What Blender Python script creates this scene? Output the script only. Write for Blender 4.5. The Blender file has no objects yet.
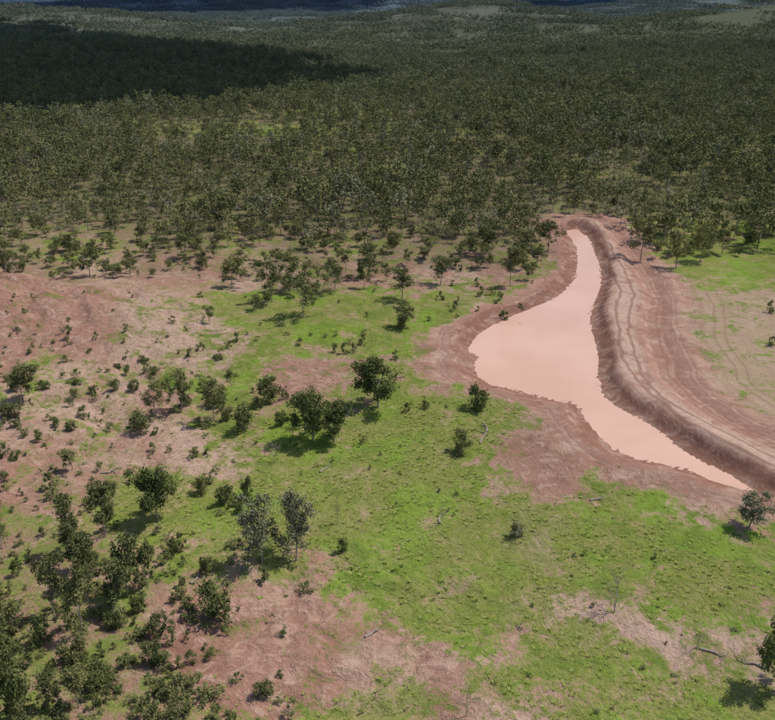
import bpy, math, numpy as np
from mathutils import Vector
rng = np.random.default_rng(7)
scene = bpy.context.scene
scene.view_settings.view_transform='Standard'; scene.view_settings.look='None'; scene.view_settings.exposure=0
CAMH=60.0; TH=math.radians(23.9); F=831.0
ST,CT=math.sin(TH),math.cos(TH)
# layout helpers: project image pixel coordinates onto the ground plane, and back
def G(u,v,z=0.0):
    a=(u-387.5)/F; b=(v-360)/F
    t=(CAMH-z)/(ST+b*CT)
    return (t*a, t*(CT-b*ST))
def depth(v):
    return CAMH/(ST+(v-360)/F*CT)
def to_pixel(x,y):
    x=np.asarray(x,float); y=np.asarray(y,float)
    d=np.maximum(y*CT+CAMH*ST,20.0)
    b=(-(y*ST-CAMH*CT))/d
    return 387.5+F*x/d, 360+F*b
def sst(a,b,x):
    t=np.clip((x-a)/(b-a),0,1); return t*t*(3-2*t)
def vnoise(x,y,s=0):
    xi=np.floor(x); yi=np.floor(y); fx=x-xi; fy=y-yi
    fx=fx*fx*(3-2*fx); fy=fy*fy*(3-2*fy)
    def h(i,j):
        q=np.sin(i*127.1+j*311.7+s*74.7)*43758.5453
        return q-np.floor(q)
    return (h(xi,yi)*(1-fx)+h(xi+1,yi)*fx)*(1-fy)+(h(xi,yi+1)*(1-fx)+h(xi+1,yi+1)*fx)*fy
def fbm(x,y,s=0,o=4):
    r=0;a=.5;t=0
    for i in range(o):
        r=r+a*vnoise(x*2**i+i*17.3,y*2**i-i*9.1,s+i); t+=a; a*=.5
    return r/t
def ridged(x,y,s=0,o=3):
    r=0;a=.6;t=0
    for i in range(o):
        r=r+a*(1-np.abs(vnoise(x*2**i+i*5.3,y*2**i-i*3.1,s+i)-.5)*2)**3; t+=a; a*=.5
    return r/t
WZ=-0.8
water_px=[(566,231),(577,247),(578,262),(576,278),(566,290),(556,298),(530,309),(510,317),(490,327),(478,335),(470,345),(472,352),(480,357),(474,366),(479,377),(492,385),(510,388),(530,394),(550,399),(572,402),(583,410),(590,425),(605,441),(620,452),(640,460),(665,464),(690,470),(710,480),(735,487),(756,492),(730,475),(700,461),(680,449),(665,436),(650,425),(632,415),(615,406),(602,395),(597,380),(598,360),(596,345),(591,330),(589,315),(595,300),(601,285),(600,268),(594,252),(590,240),(577,229)]
WP=np.array([G(u,v,WZ) for u,v in water_px])
ridge_px=[(586,222),(606,245),(617,268),(627,292),(622,318),(626,345),(634,372),(656,398),(696,424),(746,450),(804,478),(865,505)]
RP=np.array([G(u,v,1.0) for u,v in ridge_px])
def segdist(x,y,P,closed):
    d=np.full(x.shape,1e9); n=len(P)
    for i in range(n if closed else n-1):
        a=P[i]; b=P[(i+1)%n]; ex,ey=b-a
        t=np.clip(((x-a[0])*ex+(y-a[1])*ey)/(ex*ex+ey*ey),0,1)
        d=np.minimum(d,np.hypot(x-a[0]-t*ex,y-a[1]-t*ey))
    return d
def inside(x,y,P):
    c=np.zeros(x.shape,bool); n=len(P)
    for i in range(n):
        x1,y1=P[i]; x2,y2=P[(i+1)%n]
        if y1==y2: continue
        m=((y1>y)!=(y2>y))&(x<(x2-x1)*(y-y1)/(y2-y1)+x1); c^=m
    return c
def sdwater(x,y):
    sd=np.full(x.shape,60.0); rd=np.full(x.shape,60.0)
    m=(y<300)&(y>40)&(np.abs(x)<200)
    xs,ys=x[m],y[m]
    w=segdist(xs,ys,WP,True)+ (fbm(xs/2.5,ys/2.5,5,3)-.5)*1.4
    w=np.where(inside(xs,ys,WP),-w,w)
    sd[m]=np.minimum(w,60); rd[m]=np.minimum(np.abs(segdist(xs,ys,RP,False)+(fbm(xs/9,ys/9,15,3)-.5)*2.4),60)
    return sd,rd
mx,my=G(20,318)
def height(x,y,sdrd=None):
    x=np.asarray(x,float); y=np.asarray(y,float)
    sd,rd=sdrd if sdrd is not None else sdwater(x,y)
    d=np.hypot(x,y)
    near=1-sst(2500,5000,d)
    h=(0.6*(fbm(x/9,y/9,1)-.5)+1.8*(fbm(x/40,y/40,2)-.5))*near
    h=h*sst(0,14,sd)
    h+=sst(260,1000,y)*((fbm(x/300,y/300,3)-.5)*30+(fbm(x/90,y/90,6,3)-.5)*8)
    for gx,gy,A,sx,sy in ((560,1150,46,230,130),(130,1450,34,180,150),(-620,1500,30,330,180),(-150,900,8,150,110),(900,2300,50,420,280),(-300,3200,50,700,400),(1000,4800,55,1300,600),(-2600,5200,60,1200,700)):
        h+=A*np.exp(-((x-gx)/sx)**2-((y-gy)/sy)**2)
    h+=sst(3500,9000,y)*(fbm(x/1500,y/1500,8)-.45)*60
    # eroded mound on the left with gullies
    g=np.exp(-((x-mx+8)/32)**2-((y-my-4)/15)**2)
    wx=(fbm(x/9,y/9,71)-.5)*12; wy=(fbm(x/9,y/9,72)-.5)*12
    h+=g*(8.0-4.8*ridged((x+.3*y+wx)/10,(y+wy)/17,11,4))
    a1=np.exp(-((x+45)/26)**2-((y-125)/28)**2)+np.exp(-((x+4)/17)**2-((y-66)/13)**2)+np.exp(-((x+20)/45)**2-((y-188)/10)**2)
    h-=a1*(2.3*ridged((x+wx*.6)/9,(y+wy*.6)/9,13,4)+.3*ridged(x/2,y/2,17))*sst(8,14,sd)
    bank=np.where(sd<0, WZ-np.minimum(1.4,-sd*.3), WZ-WZ*sst(0,4,sd)+.4*np.exp(-((sd-4.2)/2.0)**2)*(.4+1.2*vnoise(x/6,y/6,9)))
    h=h+np.where(sd<20,bank,0)
    rill=(vnoise(x/2.0,y/2.0,81)-.5)*.9+(vnoise(x/4.3,y/4.3,82)-.5)*1.0
    h+=1.05*np.exp(-(rd/4.4)**8)*sst(.3,3.2,sd+rill*sst(.2,1,sd))*(.9+.2*vnoise(x/8,y/8,19))
    h+=.05*np.sin(rd*2.1+3*vnoise(x/6,y/6,29))*(1-sst(12,20,rd))*sst(1,3,sd)*sst(2.5,4,rd)
    h+=.3*np.exp(-((rd-10.5)/1.6)**2)*(x>np.interp(y,RP[::-1,1],RP[::-1,0]))*sst(1,3,sd)*2*vnoise(x/5,y/5,39)
    h+=.14*(fbm(x/2.4,y/2.4,49,2)-.5)*sst(.5,2,sd)*(1-sst(12,20,np.minimum(sd,rd)))
    return h

def newmat(name):
    m=bpy.data.materials.new(name); m.use_nodes=True; nt=m.node_tree
    for n in list(nt.nodes): nt.nodes.remove(n)
    return m,nt
class NB:
    def __init__(s,nt): s.nt=nt
    def n(s,t,**k):
        x=s.nt.nodes.new(t)
        for a,b in k.items(): setattr(x,a,b)
        return x
    def l(s,a,b): s.nt.links.new(a,b)
    def val(s,sock,v):
        if isinstance(v,bpy.types.NodeSocket): s.l(v,sock)
        else: sock.default_value=v
    def math(s,op,a,b=0.0,clamp=False):
        x=s.n('ShaderNodeMath',operation=op,use_clamp=clamp); s.val(x.inputs[0],a); s.val(x.inputs[1],b); return x.outputs[0]
    def ss(s,v,a,b):
        x=s.n('ShaderNodeMapRange',interpolation_type='SMOOTHSTEP'); s.val(x.inputs[0],v); x.inputs[1].default_value=a; x.inputs[2].default_value=b; return x.outputs[0]
    def mix(s,f,a,b,bt='MIX'):
        x=s.n('ShaderNodeMix',data_type='RGBA',blend_type=bt); s.val(x.inputs[0],f); s.val(x.inputs[6],a); s.val(x.inputs[7],b); return x.outputs[2]
    def noise(s,vec,sc,det=3,rough=.55,dist=0.0):
        x=s.n('ShaderNodeTexNoise'); s.l(vec,x.inputs['Vector']); x.inputs['Scale'].default_value=sc; x.inputs['Detail'].default_value=det; x.inputs['Roughness'].default_value=rough; x.inputs['Distortion'].default_value=dist; return x.outputs[0]
    def attr(s,name):
        return s.n('ShaderNodeAttribute',attribute_name=name).outputs['Fac']
def c(r,g,b): return (r,g,b,1)
def haze_tint(nb,col,amt=.92):  # aerial haze painted into the base colour, bluer with distance along Y
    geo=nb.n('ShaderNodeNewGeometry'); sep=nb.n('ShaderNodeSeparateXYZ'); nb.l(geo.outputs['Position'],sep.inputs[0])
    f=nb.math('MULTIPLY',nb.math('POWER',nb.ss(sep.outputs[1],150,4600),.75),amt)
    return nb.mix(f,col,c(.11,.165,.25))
gm,nt=newmat('ground_soil_and_grass'); nb=NB(nt)
geo=nb.n('ShaderNodeNewGeometry'); pos=geo.outputs['Position']
n1=nb.noise(pos,.045,3); n2=nb.noise(pos,.20,6,.68,.6); n3=nb.noise(pos,1.1,5,.72); n4=nb.noise(pos,5.0,3,.75); n5=nb.noise(pos,.42,5,.65,1.0); n6=nb.noise(pos,.09,5,.62,.5)
gr=nb.attr('grass'); br=nb.attr('brown'); dr=nb.attr('dry'); fo=nb.attr('forest'); bk=nb.attr('bank'); rdn=nb.attr('ridged')
g0=nb.math('ADD',gr,nb.math('MULTIPLY',nb.math('SUBTRACT',n2,.5),2.3))
g0=nb.math('ADD',g0,nb.math('MULTIPLY',nb.math('SUBTRACT',n3,.5),1.5))
g0=nb.math('ADD',g0,nb.math('MULTIPLY',nb.math('SUBTRACT',n4,.5),.9))
gmask=nb.math('MULTIPLY',nb.ss(g0,.24,.72),nb.math('SUBTRACT',1.0,nb.math('MULTIPLY',nb.math('SUBTRACT',1.0,nb.ss(gr,.02,.10)),.97)))
gc=nb.mix(nb.ss(n5,.36,.62),c(.29,.275,.095),c(.205,.245,.05))
gc=nb.mix(nb.math('MULTIPLY',nb.ss(n6,.49,.60),.8),gc,c(.205,.32,.04))
gc=nb.mix(nb.math('MULTIPLY',nb.ss(n6,.45,.36),.6),gc,c(.28,.26,.11))
gc=nb.mix(nb.math('MULTIPLY',nb.ss(n2,.51,.63),.6),gc,c(.13,.20,.035))
gc=nb.mix(nb.math('MULTIPLY',nb.ss(n2,.46,.35),.5),gc,c(.36,.29,.15))
gc=nb.mix(nb.math('MULTIPLY',nb.ss(n3,.47,.70),.5),gc,c(.10,.14,.035))
gc=nb.mix(nb.math('MULTIPLY',nb.ss(n4,.5,.75),.5),gc,c(.38,.36,.15))
gc=nb.mix(nb.math('MULTIPLY',nb.ss(n4,.48,.3),.5),gc,c(.085,.12,.03))
sc=nb.mix(nb.ss(br,0,.5),c(.51,.355,.275),c(.385,.22,.165))
sc=nb.mix(nb.ss(br,.5,1),sc,c(.245,.122,.088))
sc=nb.mix(nb.math('MULTIPLY',nb.ss(n5,.45,.7),.65),sc,c(.55,.39,.305))
sc=nb.mix(nb.math('MULTIPLY',nb.ss(n2,.50,.64),.7),sc,c(.285,.145,.108))
sc=nb.mix(nb.math('MULTIPLY',nb.ss(n6,.46,.34),.5),sc,c(.49,.36,.27))
sc=nb.mix(nb.math('MULTIPLY',nb.math('MULTIPLY',nb.ss(n3,.5,.68),.6),nb.math('SUBTRACT',1.0,nb.math('MULTIPLY',bk,.7))),sc,c(.20,.115,.08))
sc=nb.mix(nb.math('MULTIPLY',nb.math('MULTIPLY',nb.ss(n4,.52,.70),.55),nb.math('SUBTRACT',1.0,nb.math('MULTIPLY',bk,.75))),sc,c(.15,.10,.06))
rl=nb.math('ABSOLUTE',nb.math('SUBTRACT',n5,.5)); sc=nb.mix(nb.math('MULTIPLY',nb.ss(rl,.02,0.0),.4),sc,c(.19,.10,.07))
cmb=nb.n('ShaderNodeCombineXYZ'); nb.l(nb.math('MULTIPLY',rdn,.8),cmb.inputs[0]); nb.l(nb.math('MULTIPLY',n2,1.6),cmb.inputs[1])
st=nb.noise(cmb.outputs[0],1.0,4,.7)
sc=nb.mix(nb.math('MULTIPLY',nb.math('MULTIPLY',nb.ss(st,.5,.64),bk),.65),sc,c(.25,.13,.092))
sc=nb.mix(nb.math('MULTIPLY',nb.math('MULTIPLY',nb.ss(st,.46,.32),bk),.65),sc,c(.54,.39,.305))
dc=nb.mix(n3,c(.29,.24,.14),c(.50,.375,.27))
sc=nb.mix(nb.math('MULTIPLY',dr,.75),sc,dc)
# wheel tracks along the embankment and beside it
for dist in (1.1,7.6,9.4,17.5,19.4):
    tk=nb.ss(nb.math('ABSOLUTE',nb.math('SUBTRACT',rdn,dist)),.42,.12)
    sc=nb.mix(nb.math('MULTIPLY',nb.math('MULTIPLY',tk,bk),.5),sc,c(.24,.13,.095))
col=nb.mix(gmask,sc,gc)
fc=nb.mix(nb.ss(n3,.35,.65),c(.10,.10,.05),c(.26,.205,.14))
fc=nb.mix(nb.math('MULTIPLY',gmask,.6),fc,c(.17,.19,.06))
sepy=nb.n('ShaderNodeSeparateXYZ'); nb.l(pos,sepy.inputs[0])
fc=nb.mix(nb.ss(sepy.outputs[1],450,1000),fc,c(.10,.11,.05))
col=nb.mix(nb.math('MULTIPLY',fo,.85),col,fc)
col=haze_tint(nb,col)
bs=nb.n('ShaderNodeBsdfDiffuse'); nb.l(col,bs.inputs[0]); bs.inputs[1].default_value=.6
bp=nb.n('ShaderNodeBump'); bp.inputs['Distance'].default_value=.5; nb.l(nb.math('SUBTRACT',.95,nb.math('MULTIPLY',bk,.68)),bp.inputs['Strength'])
nb.l(nb.math('ADD',nb.math('ADD',n3,nb.math('MULTIPLY',n4,.4)),nb.math('MULTIPLY',n5,1.6)),bp.inputs['Height']); nb.l(bp.outputs[0],bs.inputs['Normal'])
o=nb.n('ShaderNodeOutputMaterial'); nb.l(bs.outputs[0],o.inputs[0])
wm,nt=newmat('muddy_water'); nb=NB(nt)
geo=nb.n('ShaderNodeNewGeometry'); pos=geo.outputs['Position']
w1=nb.noise(pos,.06,3)
col=nb.mix(nb.ss(w1,.3,.7),c(.525,.325,.25),c(.575,.37,.29))
p=nb.n('ShaderNodeBsdfPrincipled'); nb.l(col,p.inputs['Base Color']); p.inputs['Roughness'].default_value=.22; p.inputs['IOR'].default_value=1.25
bp=nb.n('ShaderNodeBump'); bp.inputs['Distance'].default_value=.02; bp.inputs['Strength'].default_value=.3; nb.l(nb.noise(pos,2.5,3),bp.inputs['Height']); nb.l(bp.outputs[0],p.inputs['Normal'])
o=nb.n('ShaderNodeOutputMaterial'); nb.l(p.outputs[0],o.inputs[0])
def leafmat(name,a,b,d,hz_tint=True):
    m,nt=newmat(name); nb=NB(nt)
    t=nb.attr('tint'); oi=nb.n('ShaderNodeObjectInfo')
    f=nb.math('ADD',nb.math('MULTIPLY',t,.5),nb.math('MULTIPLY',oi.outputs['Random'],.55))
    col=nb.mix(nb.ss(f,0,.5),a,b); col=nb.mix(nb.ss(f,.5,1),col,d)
    if hz_tint: col=haze_tint(nb,col)
    df=nb.n('ShaderNodeBsdfDiffuse'); nb.l(col,df.inputs[0])
    o=nb.n('ShaderNodeOutputMaterial'); nb.l(df.outputs[0],o.inputs[0]); return m
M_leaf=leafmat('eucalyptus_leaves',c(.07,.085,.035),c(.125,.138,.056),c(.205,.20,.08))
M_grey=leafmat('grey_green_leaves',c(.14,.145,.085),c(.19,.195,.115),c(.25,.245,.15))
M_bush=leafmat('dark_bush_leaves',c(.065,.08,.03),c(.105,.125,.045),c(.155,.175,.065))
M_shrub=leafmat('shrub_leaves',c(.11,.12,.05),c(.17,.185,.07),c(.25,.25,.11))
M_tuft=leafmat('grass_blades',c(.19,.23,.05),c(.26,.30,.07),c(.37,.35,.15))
M_bark,nt=newmat('pale_bark'); nb=NB(nt)
geo=nb.n('ShaderNodeNewGeometry'); nn=nb.noise(geo.outputs['Position'],3,3)
df=nb.n('ShaderNodeBsdfDiffuse'); nb.l(nb.mix(nn,c(.14,.11,.09),c(.42,.37,.31)),df.inputs[0]); o=nb.n('ShaderNodeOutputMaterial'); nb.l(df.outputs[0],o.inputs[0])
M_cloud,nt=newmat('cloud_white'); nb=NB(nt)
df=nb.n('ShaderNodeBsdfDiffuse'); df.inputs[0].default_value=c(.85,.85,.87); o=nb.n('ShaderNodeOutputMaterial'); nb.l(df.outputs[0],o.inputs[0])

def qmesh(name,V,Q,mats,mi=None,attrs=None,smooth=False):
    V=np.asarray(V,np.float32); Q=np.asarray(Q,np.int32)
    me=bpy.data.meshes.new(name); me.vertices.add(len(V)); me.vertices.foreach_set('co',V.ravel())
    me.loops.add(Q.size); me.loops.foreach_set('vertex_index',Q.ravel())
    me.polygons.add(len(Q)); me.polygons.foreach_set('loop_start',np.arange(len(Q),dtype=np.int32)*Q.shape[1])
    if mi is not None: me.polygons.foreach_set('material_index',np.asarray(mi,np.int32))
    me.polygons.foreach_set('use_smooth',np.full(len(Q),smooth))
    for m in mats: me.materials.append(m)
    for k,a in (attrs or {}).items():
        at=me.attributes.new(k,'FLOAT','POINT'); at.data.foreach_set('value',np.asarray(a,np.float32))
    me.update(calc_edges=True); me.validate(); return me
def addobj(name,me,loc=(0,0,0),rot=0,scl=(1,1,1)):
    ob=bpy.data.objects.new(name,me); scene.collection.objects.link(ob); ob.location=loc; ob.rotation_euler=(0,0,rot); ob.scale=scl; return ob

def axis_x():
    a=list(np.arange(0,125,.5)); s=.5
    while a[-1]<16000: s*=1.07; a.append(a[-1]+s)
    a=np.array(a); return np.concatenate([-a[:0:-1],a])
def axis_y():
    a=list(np.arange(40,250,.45)); s=.5
    while a[-1]<40000: s=min(s*1.035,1200); a.append(a[-1]+s)
    b=[40]; s=.6
    while b[-1]>-400: s*=1.15; b.append(b[-1]-s)
    return np.concatenate([np.array(b[:0:-1]),np.array(a)])
ax,ay=axis_x(),axis_y(); X,Y=np.meshgrid(ax,ay); X=X.ravel(); Y=Y.ravel()
MAP=["fffffffffffffgggg","fggffgfgffffgGGGG","PfpPPpfPPpPggGGGG","PPPpgGGGGGGPPpttt","PPPppGGGGGPPPpttt","PPPppgggGPPPPpttt","PgpggGPPGPGGPpttt",
"gppPggPgGGGgPPptt","pPgppGGGGGgPPPPPt","PPgPpgGGGGPbPPPPP","PsPggGGGGGgPPPPPP","sPgGGGGGGGgGGgPPp","sggGGGGGGGGGGGpgg","sssgggGGGGGgGGGGG","ssssgPPgGGGGGgGGG",
"sssgPPPgGGGGpgGGG","sssbPPPPgGgGppggg","sssbbPPPPgggGpppG","ssssbPPPPPggGgppg","ssssgPPGGPpggGGGG","ssssPPPGGPPPgGGGG"]
CL={'G':(.90,.3,0,0),'g':(.58,.35,.15,0),'P':(.12,.5,0,0),'p':(.26,.05,.1,0),'b':(.08,.85,0,0),'s':(.44,.6,.1,.3),'t':(.29,.3,.7,0),'f':(.44,.5,.2,.65)}
MA=np.array([[CL[ch] for ch in r] for r in MAP])
clear_px=[(250,130,110,8),(420,128,70,6),(560,108,60,5),(330,112,60,5),(690,150,50,5),(110,103,60,4),(245,98,40,3),(500,152,40,4),(705,240,90,17),(350,150,60,4),(560,175,40,3),(60,240,60,7)]
def clearing(x,y):
    u,v=to_pixel(x,y); r=np.zeros(np.shape(x))
    for a,b,su,sv in clear_px: r=np.maximum(r,np.exp(-((u-a)/su)**2-((v-b)/sv)**2))
    return r*(1-sst(650,800,y))
def cover(x,y,sd,rd):
    u,v=to_pixel(x,y)
    u=u+(fbm(x/7,y/7,21)-.5)*95; v=v+(fbm(x/7,y/7,31)-.5)*65*np.clip((v-150)/250,.2,1.3)
    cu=np.clip(u/50,0,15.999); cv=np.clip((v-225)/25,0,19.999)
    iu=cu.astype(int); iv=cv.astype(int); fu=(cu-iu)[:,None]; fv=(cv-iv)[:,None]
    A=(MA[iv,iu]*(1-fu)+MA[iv,iu+1]*fu)*(1-fv)+(MA[iv+1,iu]*(1-fu)+MA[iv+1,iu+1]*fu)*fv
    gr,br,dr,fo=A.T.copy()
    far=sst(215,245,y); fo=np.maximum(fo,far*.95*(1-clearing(x,y))*(1-.9*((x>40)&(y<235))))
    cl=clearing(x,y)*sst(215,260,y)
    gr=gr*(1-cl)+.85*cl; fo*=(1-cl*.9)
    nz=(fbm(x/4,y/4,41)-.5)
    right=x>np.interp(y,RP[::-1,1],RP[::-1,0])-6
    lobe=np.exp(-((u-440)/60)**2-((v-345)/35)**2)*3
    bank=1-sst(4.5,7.5,sd-lobe+nz*8)
    emb=1-sst(10,17,rd+nz*9)
    b=np.clip(np.maximum(bank,emb),0,1)
    gr*=(1-b); fo*=(1-b); dr*=(1-b)
    br=br*(1-b)+b*np.where(sd+nz*4<3.2,.9,.42)
    crest=np.exp(-((rd)/2.6)**4)*sst(2,3.6,sd); br=br*(1-crest*.85)
    st=np.maximum(b,(1-sst(25,45,rd))*right*.75)
    return gr,br,dr,fo,st
sd,rd=sdwater(X,Y); Z=height(X,Y,(sd,rd)); gr,br,dr,fo,bkk=cover(X,Y,sd,rd)
nx,ny=len(ax),len(ay); I=np.arange(nx*ny).reshape(ny,nx)
Q=np.stack([I[:-1,:-1].ravel(),I[:-1,1:].ravel(),I[1:,1:].ravel(),I[1:,:-1].ravel()],1)
me=qmesh('ground',np.stack([X,Y,Z],1),Q,[gm],None,dict(grass=gr,brown=br,dry=dr,forest=fo,bank=bkk,ridged=np.minimum(rd,sd+4)),True)
addobj('ground',me)
import bmesh
bm=bmesh.new(); n=len(WP); vs=[]
for i in range(n):
    d=WP[(i+1)%n]-WP[i-1]; d=d/np.hypot(*d); nrm=np.array([d[1],-d[0]])
    q=WP[i]+nrm*.9
    if inside(np.array([q[0]]),np.array([q[1]]),WP)[0]: q=WP[i]-nrm*.9
    vs.append(bm.verts.new((q[0],q[1],WZ)))
f=bm.faces.new(vs); bm.normal_update()
if f.normal.z<0: f.normal_flip()
bmesh.ops.triangulate(bm,faces=[f]); me=bpy.data.meshes.new('dam_water'); bm.to_mesh(me); bm.free(); me.materials.append(wm); addobj('dam_water',me)

def unit(v): return v/ (np.linalg.norm(v,axis=-1,keepdims=True)+1e-9)
class MB:
    def __init__(s): s.V=[];s.Q=[];s.M=[];s.T=[];s.n=0
    def add(s,V,Q,m,t):
        s.V.append(V); s.Q.append(Q+s.n); s.M.append(np.full(len(Q),m)); s.T.append(np.broadcast_to(t,(len(V),)).copy()); s.n+=len(V)
    def tube(s,pts,rs,k=5):
        pts=np.array(pts,float); R=[]
        for i,p in enumerate(pts):
            d=unit(pts[min(i+1,len(pts)-1)]-pts[max(i-1,0)]); a=unit(np.cross(d,[.3,1,.1])); b=np.cross(d,a)
            an=np.arange(k)*2*math.pi/k
            R.append(p+rs[i]*(np.cos(an)[:,None]*a+np.sin(an)[:,None]*b))
        V=np.concatenate(R); Q=[]
        for i in range(len(pts)-1):
            for j in range(k): Q.append((i*k+j,i*k+(j+1)%k,(i+1)*k+(j+1)%k,(i+1)*k+j))
        s.add(V,np.array(Q),1,.5)
    def leaves(s,C,r,n,size,r_,flat=.75,up=.5):
        n=max(n,3); d=unit(r_.normal(size=(n,3))); rad=r*r_.random(n)**.5*(1+.5*(r_.random(n)<.18))
        P=C+d*rad[:,None]*np.array([1,1,flat])
        nr=unit(r_.normal(size=(n,3))+np.array([0,0,up])+d*.5)
        a=unit(np.cross(nr,r_.normal(size=(n,3)))); b=np.cross(nr,a)
        L=size*(.6+.8*r_.random(n))[:,None]; W=L*(.4+.35*r_.random(n))[:,None]
        V=np.stack([P-a*L*.5,P-b*W*.5+a*L*.08,P+a*L*.5,P+b*W*.5-a*L*.05],1).reshape(-1,3)
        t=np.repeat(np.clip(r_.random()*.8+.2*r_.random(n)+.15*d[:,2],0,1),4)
        s.add(V,np.arange(4*n).reshape(n,4),0,t)
    def mesh(s,name,mats): return qmesh(name,np.concatenate(s.V),np.concatenate(s.Q),mats,np.concatenate(s.M),dict(tint=np.concatenate(s.T)))
def tree(seed,H=10,R=3,nl=6,lpc=60,leaf=.3,cr=1.0,low=.3,tr=.16,mb=None,off=(0,0,0),sub=2,k=5,topclump=2,flat=.75):
    r=np.random.default_rng(seed); mb=mb or MB(); off=np.array(off,float)
    ln=r.normal(size=2)*.07*H
    tp=[np.array([0,0,-.3]),np.array([ln[0]*.2,ln[1]*.2,.3*H])+0,np.array([ln[0]*.7,ln[1]*.7,.58*H]),np.array([ln[0],ln[1],.8*H])]
    tp[1][:2]+=r.normal(size=2)*.02*H; tp[2][:2]+=r.normal(size=2)*.03*H
    mb.tube([p+off for p in tp],[tr,tr*.75,tr*.45,tr*.15],k)
    def on(t):
        z=np.clip(t,0,.8)*H; zs=[p[2] for p in tp]
        return np.array([np.interp(z,zs,[p[0] for p in tp]),np.interp(z,zs,[p[1] for p in tp]),z])
    cs=[]
    a0=r.random()*6.28
    for i in range(nl):
        t=low+(.72-low)*(i+r.random()*.9)/nl; s=on(t); a=a0+i*2.4+r.normal()*.7
        rr=R*(.3+.75*r.random())*(1.15-.7*abs(t-.42)); e=np.array([math.cos(a)*rr,math.sin(a)*rr,0])+np.array([s[0],s[1],min(.95*H,s[2]+H*(.05+.28*r.random()))])
        m=(s+e)/2+np.array([0,0,-.03*H]); mb.tube([off+s,off+m,off+e],[tr*.4,tr*.28,tr*.1],max(3,k-1))
        cs.append(e)
        for j in range(sub):
            e2=m+(e-m)*r.random()+r.normal(size=3)*np.array([.26,.26,.18])*R+np.array([0,0,.04*H]); mb.tube([off+m,off+e2],[tr*.18,tr*.05],3); cs.append(e2)
    top=on(.8)
    for j in range(topclump): cs.append(top+r.normal(size=3)*np.array([.2,.2,.2])*R+np.array([0,0,.08*H]))
    for q in cs:
        rad=cr*(.45+.75*r.random()); q=np.minimum(q,[99,99,H*1.0-rad*.5]); mb.leaves(off+q,rad,int(lpc*(.3+1.1*(rad/cr-.45)+.4*r.random())),leaf,r,flat)
    return mb
def bush(seed,H=4,R=2,nc=16,lpc=70,leaf=.28,mb=None,off=(0,0,0)):
    r=np.random.default_rng(seed); mb=mb or MB(); off=np.array(off,float); lob=r.random()*6.28
    for i in range(nc):
        a=r.random()*6.28; q=r.random()**.5*(.8+.35*math.cos(2*a+lob)); z=H*(.12+.78*r.random()); w=R*.9*math.sqrt(max(.05,1-((z/H-.4)/.65)**2))
        p=np.array([math.cos(a)*q*w,math.sin(a)*q*w,z]); st=np.array([p[0]*.1,p[1]*.1,0])
        if i%2==0: mb.tube([off+st+[0,0,-.1],off+st*.5+p*.5,off+p],[.03*H/2,.02*H/2,.01],3)
        rad=.23*min(H,2*R)*(.45+.85*r.random()); mb.leaves(off+p,rad,int(lpc*(.5+r.random())),leaf,r)
    return mb
euc=[tree(100+i,10,2.9+.4*(i%3),8+i%3,84,.42,1.2,.24,.16,flat=.85).mesh('eucalyptus_tree',[M_leaf,M_bark]) for i in range(8)]
slim=[tree(200+i,10,2.2,8,95,.40,1.05,.26,.13,flat=.9).mesh('slender_eucalyptus_tree',[M_leaf,M_bark]) for i in range(6)]
grey=[tree(300+i,10,2.7,11,130,.35,1.15,.18,.16,flat=.95).mesh('grey_leaved_tree',[M_grey,M_bark]) for i in range(3)]
dark=[tree(400+i,10,4.4,13,150,.42,1.45,.14,.24,sub=3,topclump=4,flat=.8).mesh('spreading_tree',[M_bush,M_bark]) for i in range(4)]
bare=[tree(500+i,10,4.0,9,12,.25,.8,.15,.16,sub=3).mesh('bare_sapling',[M_grey,M_bark]) for i in range(3)]
bushes=[bush(600+i,4,2.3,22,100,.31).mesh('round_bush',[M_bush if i%2==0 else M_leaf,M_bark]) for i in range(6)]
shr=[bush(700+i,1.8,1.2,10,45,.22).mesh('shrub',[M_shrub if i%3 else M_bush,M_bark]) for i in range(9)]
def place(name,meshes,u,v,wpx,hpx,baseH,baseW,i):
    x,y=G(u,v); z=float(height(np.array([x]),np.array([y]))[0]); x,y=G(u,v,z)
    t=depth(v); cz=y/math.hypot(y,CAMH); sz=CAMH/math.hypot(y,CAMH)
    W=wpx*t/F; Hh=max((hpx*t/F - .30*W*sz)/cz, hpx*t/F*.6)
    return addobj(name,meshes[i%len(meshes)],(x,y,z),(i*2.39)%6.28,(W/baseW,W/baseW,Hh/baseH))
E='eucalyptus_tree'
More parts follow.
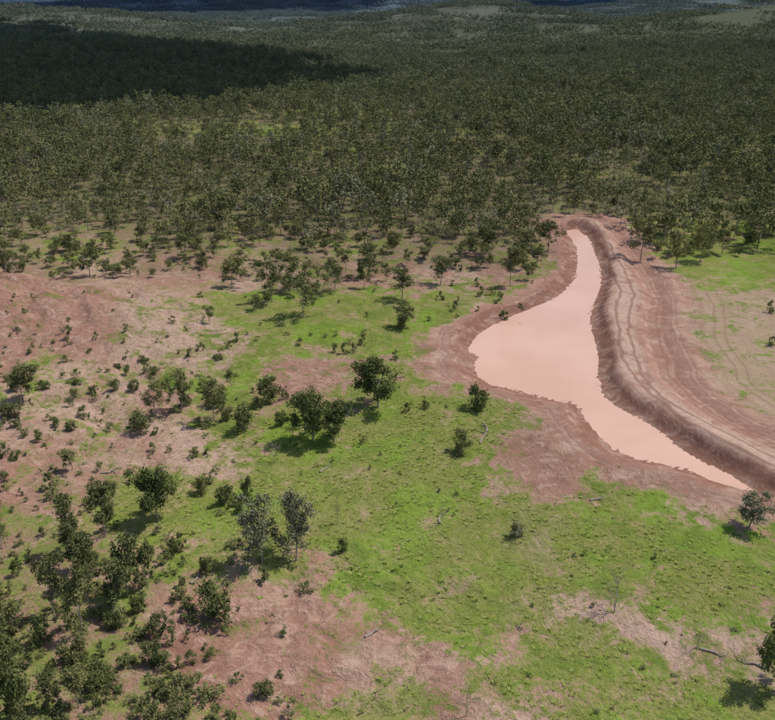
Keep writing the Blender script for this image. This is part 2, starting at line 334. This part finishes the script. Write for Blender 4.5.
T=[('spreading_tree',dark,313,440,40,56,10,9.0),('spreading_tree',dark,334,442,34,44,10,9.0),('spreading_tree',dark,378,408,44,54,10,9.0),
('grey_leaved_tree',grey,262,563,40,68,10,6.0),('grey_leaved_tree',grey,296,562,36,70,10,6.0),
('spreading_tree',dark,158,521,44,58,10,9),('slender_eucalyptus_tree',slim,106,537,30,60,10,5.2),('slender_eucalyptus_tree',slim,77,550,24,64,10,5.2),
('slender_eucalyptus_tree',slim,128,597,34,64,10,5.6),('slender_eucalyptus_tree',slim,148,588,20,50,10,5.2),(E,euc,155,416,24,42,10,7),(E,euc,181,413,28,46,10,7),(E,euc,214,421,28,46,10,7),
('slender_eucalyptus_tree',slim,24,401,26,44,10,5.2),('grey_leaved_tree',grey,748,528,36,40,10,6.4),(E,euc,303,318,32,46,10,7),(E,euc,272,302,24,44,10,7),
(E,euc,232,287,28,34,10,7),('slender_eucalyptus_tree',slim,510,286,20,44,10,5.2),(E,euc,440,286,26,32,10,7),(E,euc,402,300,26,34,10,7),
(E,euc,403,328,22,28,10,7),(E,euc,370,277,28,38,10,7),(E,euc,335,292,22,32,10,7),(E,euc,290,290,26,40,10,7),(E,euc,185,262,24,34,10,7),
(E,euc,90,278,24,36,10,7),(E,euc,6,288,28,50,10,7),(E,euc,640,262,26,46,10,7),(E,euc,700,262,22,36,10,7),(E,euc,676,268,26,40,10,7),(E,euc,757,250,30,40,10,7),(E,euc,722,254,22,36,10,7),
(E,euc,548,252,24,34,10,7),(E,euc,520,262,24,36,10,7),(E,euc,490,258,26,36,10,7),('spreading_tree',dark,778,690,40,66,10,9),('spreading_tree',dark,14,716,50,76,10,9),
('bare_sapling',bare,614,612,32,44,10,8),('bare_sapling',bare,697,648,24,28,10,8),('bare_sapling',bare,338,524,14,36,10,8),('bare_sapling',bare,443,524,8,24,10,8),('bare_sapling',bare,516,540,26,26,10,8),('bare_sapling',bare,466,716,24,36,10,8),('bare_sapling',bare,90,610,24,40,10,8),('bare_sapling',bare,275,462,18,26,10,8),
('round_bush',bushes,478,409,27,27,4,4.6),('round_bush',bushes,461,452,22,25,4,4.6),('round_bush',bushes,268,403,28,28,4,4.6),('round_bush',bushes,244,430,26,28,4,4.6),('round_bush',bushes,214,619,42,38,4,4.6),
('round_bush',bushes,140,433,24,24,4,4.6),('round_bush',bushes,342,553,13,18,4,4.6),('round_bush',bushes,516,536,16,16,4,4.6),('round_bush',bushes,206,575,12,20,4,4.6),('round_bush',bushes,10,417,22,18,4,4.6),('round_bush',bushes,282,425,16,16,4,4.6),
('round_bush',bushes,224,505,16,22,4,4.6),('round_bush',bushes,247,500,16,26,4,4.6),('round_bush',bushes,201,494,16,20,4,4.6),('round_bush',bushes,240,512,12,14,4,4.6),('round_bush',bushes,401,328,14,14,4,4.6),('round_bush',bushes,75,390,18,14,4,4.6),
('round_bush',bushes,12,632,34,36,4,4.6),('round_bush',bushes,42,645,24,30,4,4.6),('round_bush',bushes,78,660,28,30,4,4.6),('round_bush',bushes,152,665,24,26,4,4.6),('round_bush',bushes,265,697,22,20,4,4.6),('round_bush',bushes,95,690,30,30,4,4.6),('round_bush',bushes,180,718,30,26,4,4.6)]
for i,(nm,ms,u,v,w,h,bh,bw) in enumerate(T):
    place(nm,ms,u,v,w,h,bh,bw,i)
small=[(408,412),(425,408),(362,444),(440,300),(335,352),(345,354),(354,352),(362,345),(395,360),(450,262),(300,345),(220,356),(190,357),(500,300),(480,296),(455,310),(770,312),(772,345),(330,412),(285,398),(298,400)]
k=0
for u,v in small:
    s=9+4*rng.random(); place('shrub',shr,u,v,s,s,1.8,2.5,k); k+=1
rr=np.random.default_rng(11)
def region(n,u0,u1,v0,v1,smin,smax,ms,nm,bh,bw,asp=1.0,cond=None):
    global k
    for _ in range(n):
        u=u0+(u1-u0)*rr.random(); v=v0+(v1-v0)*rr.random()
        if cond and not cond(u,v): continue
        sc=140/depth(v)*.7
        w=(smin+(smax-smin)*rr.random()**1.8)*sc; place(nm,ms,u,v,w,w*asp*(.6+.7*rr.random()),bh,bw,k); k+=1
region(330,-30,320,560,735,6,22,shr,'shrub',1.8,2.5,.85,lambda u,v:(u<190+(v-600)*.4) or rr.random()<.15)
region(130,-30,260,455,580,7,22,shr,'shrub',1.8,2.5,.85,lambda u,v:u<110 or rr.random()<.35)
region(110,-20,260,340,455,8,20,shr,'shrub',1.8,2.5,.85)
region(26,-20,230,350,450,12,22,bushes,'round_bush',4,4.6,.9)
region(18,-30,120,470,720,18,28,slim,'slender_eucalyptus_tree',10,5.2,2.1)
region(14,-30,190,480,735,16,24,bushes,'round_bush',4,4.6,.9)
region(90,0,540,262,345,9,20,shr,'shrub',1.8,2.5,.85)
region(22,280,480,390,520,4,9,shr,'shrub',1.8,2.5,.9)
region(24,480,775,545,715,4,9,shr,'shrub',1.8,2.5,.6)
notdam=lambda u,v:not(545<u<640)
region(170,-30,560,232,282,16,32,euc,E,10,7,1.4,notdam)
region(26,642,800,230,258,20,34,euc,E,10,7,1.35,notdam)
region(14,0,440,285,330,20,30,euc,E,10,7,1.35,lambda u,v:u>200)
def log(u,v,L,ang,seed):
    r=np.random.default_rng(seed); mb=MB(); p=[np.array([0,0,.10]),np.array([L*.35,.1*L*r.normal(),.14]),np.array([L*.7,.1*L*r.normal(),.2]),np.array([L,.0,.3])]
    mb.tube(p,[.15,.12,.08,.03],6)
    for j in range(3):
        s=p[1]+(p[3]-p[1])*r.random(); mb.tube([s,s+np.array([L*.15,L*.2*r.normal(),.15]),s+np.array([L*.25,L*.3*r.normal(),.2])],[.05,.03,.012],4)
    me=mb.mesh('fallen_log',[M_leaf,M_bark]); x,y=G(u,v); z=float(height(np.array([x]),np.array([y]))[0]); addobj('fallen_log',me,(x,y,z),ang)
for i,(u,v,L,a) in enumerate([(480,443,4.5,1.3),(487,432,3,1.7),(700,650,2.5,-.5),(365,630,2,.6),(190,580,2.5,1.2),(100,470,3,.4),(440,520,2,1.4),(590,500,2,.2),(320,470,2,.8),(765,670,2.5,2.6)]): log(u,v,L,a,900+i)

def coll(name,meshes):
    cl=bpy.data.collections.new(name)
    for i,m in enumerate(meshes): cl.objects.link(bpy.data.objects.new(f'{name}_part_{i:02d}',m))
    return cl
def scatter(name,P,rot,scl,idx,cl):
    me=bpy.data.meshes.new(name); me.vertices.add(len(P)); me.vertices.foreach_set('co',np.asarray(P,np.float32).ravel())
    for k_,a in (('rot',rot),('scl',scl)):
        at=me.attributes.new(k_,'FLOAT','POINT'); at.data.foreach_set('value',np.asarray(a,np.float32))
    at=me.attributes.new('idx','INT','POINT'); at.data.foreach_set('value',np.asarray(idx,np.int32))
    ob=addobj(name,me); ng=bpy.data.node_groups.new(name,'GeometryNodeTree')
    ng.interface.new_socket('Geometry',in_out='INPUT',socket_type='NodeSocketGeometry'); ng.interface.new_socket('Geometry',in_out='OUTPUT',socket_type='NodeSocketGeometry')
    N=ng.nodes.new; L=ng.links.new
    gi=N('NodeGroupInput'); go=N('NodeGroupOutput'); ip=N('GeometryNodeInstanceOnPoints'); ci=N('GeometryNodeCollectionInfo')
    ci.inputs['Collection'].default_value=cl; ci.inputs['Separate Children'].default_value=True; ci.inputs['Reset Children'].default_value=True
    def at_(nm,ty):
        n_=N('GeometryNodeInputNamedAttribute'); n_.data_type=ty; n_.inputs['Name'].default_value=nm; return n_.outputs['Attribute']
    cx=N('ShaderNodeCombineXYZ'); L(at_('rot','FLOAT'),cx.inputs[2])
    L(gi.outputs[0],ip.inputs['Points']); L(ci.outputs[0],ip.inputs['Instance']); ip.inputs['Pick Instance'].default_value=True
    L(at_('idx','INT'),ip.inputs['Instance Index']); L(cx.outputs[0],ip.inputs['Rotation']); L(at_('scl','FLOAT'),ip.inputs['Scale']); L(ip.outputs[0],go.inputs[0])
    md=ob.modifiers.new('instances','NODES'); md.node_group=ng; return ob
mid=[tree(1000+i,[10,8.5,11.5][i%3],2.3+.5*(i%4),5+i%4,25,.62,1.3,.20+.04*(i%3),.15,k=3,sub=1,topclump=1+i%2,flat=.95).mesh('forest_tree',[M_leaf if i%6 else M_grey,M_bark]) for i in range(12)]
def patch(seed,S=44,sp=6.0):
    r=np.random.default_rng(seed); mb=MB(); g=np.arange(-S/2,S/2,sp)
    for a in g:
        for b in g:
            if r.random()<.25: continue
            H=5+6*r.random(); o_=np.array([a+r.random()*sp,b+r.random()*sp,0])
            for _ in range(5):
                q=o_+np.array([r.normal()*1.3,r.normal()*1.3,H*(.5+.45*r.random())]); mb.leaves(q,1.5,8,1.25,r,up=1.0)
    return mb.mesh('forest_patch',[M_leaf,M_bark])
patches=[patch(2000+i) for i in range(6)]
r=np.random.default_rng(5)
def jit(x0,x1,y0,y1,sp,kx):
    xs,ys=np.meshgrid(np.arange(x0,x1,sp),np.arange(y0,y1,sp)); xs=xs.ravel()+r.random(xs.size)*sp*1.6; ys=ys.ravel()+r.random(ys.size)*sp*1.6
    m=np.abs(xs)<kx*ys+30; return xs[m],ys[m]
xs,ys=jit(-600,600,205,950,4.6,.56)
den=sst(.30,.52,fbm(xs/16,ys/22,51)+.06+.07*sst(300,500,ys))*(.92*sst(201,222,ys+ (fbm(xs/25,ys/25,52)-.5)*26)+.05)*(1-.9*clearing(xs,ys))+.10
s_,r_=sdwater(xs,ys)
m=(r.random(len(xs))<den)&(s_>9)&(r_>9); xs,ys=xs[m],ys[m]
szn=fbm(xs/30,ys/30,55)
scatter('eucalyptus_forest',np.stack([xs,ys,height(xs,ys)],1),r.random(len(xs))*6.28,(.45+.8*szn)*(.5+.8*r.random(len(xs))),r.integers(0,12,len(xs)),coll('forest_trees',mid))
xs,ys=jit(-1700,1700,950,2600,38,.56); P1=(xs,ys,np.ones(len(xs)))
xs,ys=jit(-6000,6000,2600,9500,75,.56); P2=(xs,ys,np.full(len(xs),1.7))
xs=np.concatenate([P1[0],P2[0]]); ys=np.concatenate([P1[1],P2[1]]); sc_=np.concatenate([P1[2],P2[2]])
m=((fbm(xs/60,ys/120,61)<.70)); xs,ys,sc_=xs[m],ys[m],sc_[m]
scatter('distant_forest',np.stack([xs,ys,height(xs,ys)-.5],1),r.integers(0,4,len(xs))*1.5708+r.random(len(xs))*.5,sc_*(.85+.3*r.random(len(xs))),r.integers(0,6,len(xs)),coll('forest_patches',patches))
def tuft(seed):
    q=np.random.default_rng(seed); mb=MB(); n_=16; a=q.random(n_)*6.28; rad=q.random(n_)*.28
    P=np.stack([np.cos(a)*rad,np.sin(a)*rad,np.zeros(n_)],1); o2=np.stack([np.cos(a)*.16,np.sin(a)*.16,.06+.12*q.random(n_)],1); w=np.stack([-np.sin(a),np.cos(a),np.zeros(n_)],1)*.06
    V=np.stack([P-w,P+w,P+o2+w*.3,P+o2-w*.3],1).reshape(-1,3); mb.add(V,np.arange(4*n_).reshape(n_,4),0,np.repeat(q.random(n_),4)); return mb.mesh('grass_tuft',[M_tuft])
xs=r.uniform(-60,60,42000); ys=r.uniform(50,120,42000)
mm=np.abs(xs)<.5*ys+12; xs,ys=xs[mm],ys[mm]
s_,r_=sdwater(xs,ys); g_,b_,d_,f_,k_=cover(xs,ys,s_,r_)
m=(r.random(len(xs))<sst(.30,.95,g_+(fbm(xs/4,ys/4,77)-.5)*1.8)*.9)&(s_>5); xs,ys=xs[m],ys[m]
scatter('grass_tufts',np.stack([xs,ys,height(xs,ys)-.02],1),r.random(len(xs))*6.28,.35+.8*r.random(len(xs))**3,r.integers(0,4,len(xs)),coll('grass_tuft_parts',[tuft(i) for i in range(4)]))

EL=math.radians(61); AZ=math.radians(15)
S=Vector((math.cos(EL)*math.cos(AZ),math.cos(EL)*math.sin(AZ),math.sin(EL)))
sl=bpy.data.lights.new('sun','SUN'); sl.energy=4.2; sl.angle=math.radians(.6); sl.color=(1,.95,.88); so=bpy.data.objects.new('sun',sl); scene.collection.objects.link(so); so.rotation_euler=S.to_track_quat('Z','Y').to_euler()
w=bpy.data.worlds.new('World'); scene.world=w; w.use_nodes=True; nt=w.node_tree; bg=nt.nodes['Background']; sk=nt.nodes.new('ShaderNodeTexSky'); sk.sky_type='NISHITA'; sk.sun_disc=False; sk.sun_elevation=EL; sk.sun_rotation=math.radians(75)
nt.links.new(sk.outputs[0],bg.inputs[0]); bg.inputs[1].default_value=.12
def cloud(poly,alt,npf,rad,seed):
    q=np.random.default_rng(seed); P=np.array(poly,float); lo,hi=P.min(0),P.max(0); pts=[]
    while len(pts)<npf:
        p=lo+(hi-lo)*q.random(2)
        if inside(p[:1],p[1:],P)[0]: pts.append(p)
    bm=bmesh.new()
    for p in pts:
        R=rad*(.35+1.0*q.random()); z=alt+q.random()*rad*.5
        res=bmesh.ops.create_icosphere(bm,subdivisions=3,radius=R)
        for v in res['verts']:
            c0=v.co.copy(); nn_=1+.16*math.sin(c0.x/R*5+p[0])*math.cos(c0.y/R*6+p[1])+.1*math.sin(c0.z/R*9+p[0])
            v.co=Vector((c0.x*nn_+p[0]+S.x/S.z*z,c0.y*nn_+p[1]+S.y/S.z*z,c0.z*nn_*(.55 if c0.z>0 else .22)+z))
    me=bpy.data.meshes.new('cloud'); bm.to_mesh(me); bm.free(); me.materials.append(M_cloud)
    for f_ in me.polygons: f_.use_smooth=True
    addobj('cloud',me)
cloud([G(u,v) for u,v in [(-120,36),(60,36),(150,50),(250,59),(330,70),(345,78),(290,90),(235,93),(205,108),(150,116),(90,108),(40,115),(-120,104)]],700,620,30,1)
cloud([G(u,v) for u,v in [(560,8),(820,6),(850,14),(620,15)]],1600,90,260,2)
cloud([G(u,v) for u,v in [(-50,9),(330,8),(360,13),(-50,16)]],1600,80,220,3)
cd=bpy.data.cameras.new('camera'); cd.sensor_fit='HORIZONTAL'; cd.sensor_width=36; cd.lens=36*F/775; cd.clip_start=1; cd.clip_end=80000
co=bpy.data.objects.new('camera',cd); scene.collection.objects.link(co); co.location=(0,0,CAMH); co.rotation_euler=(math.pi/2-TH,0,0); scene.camera=co
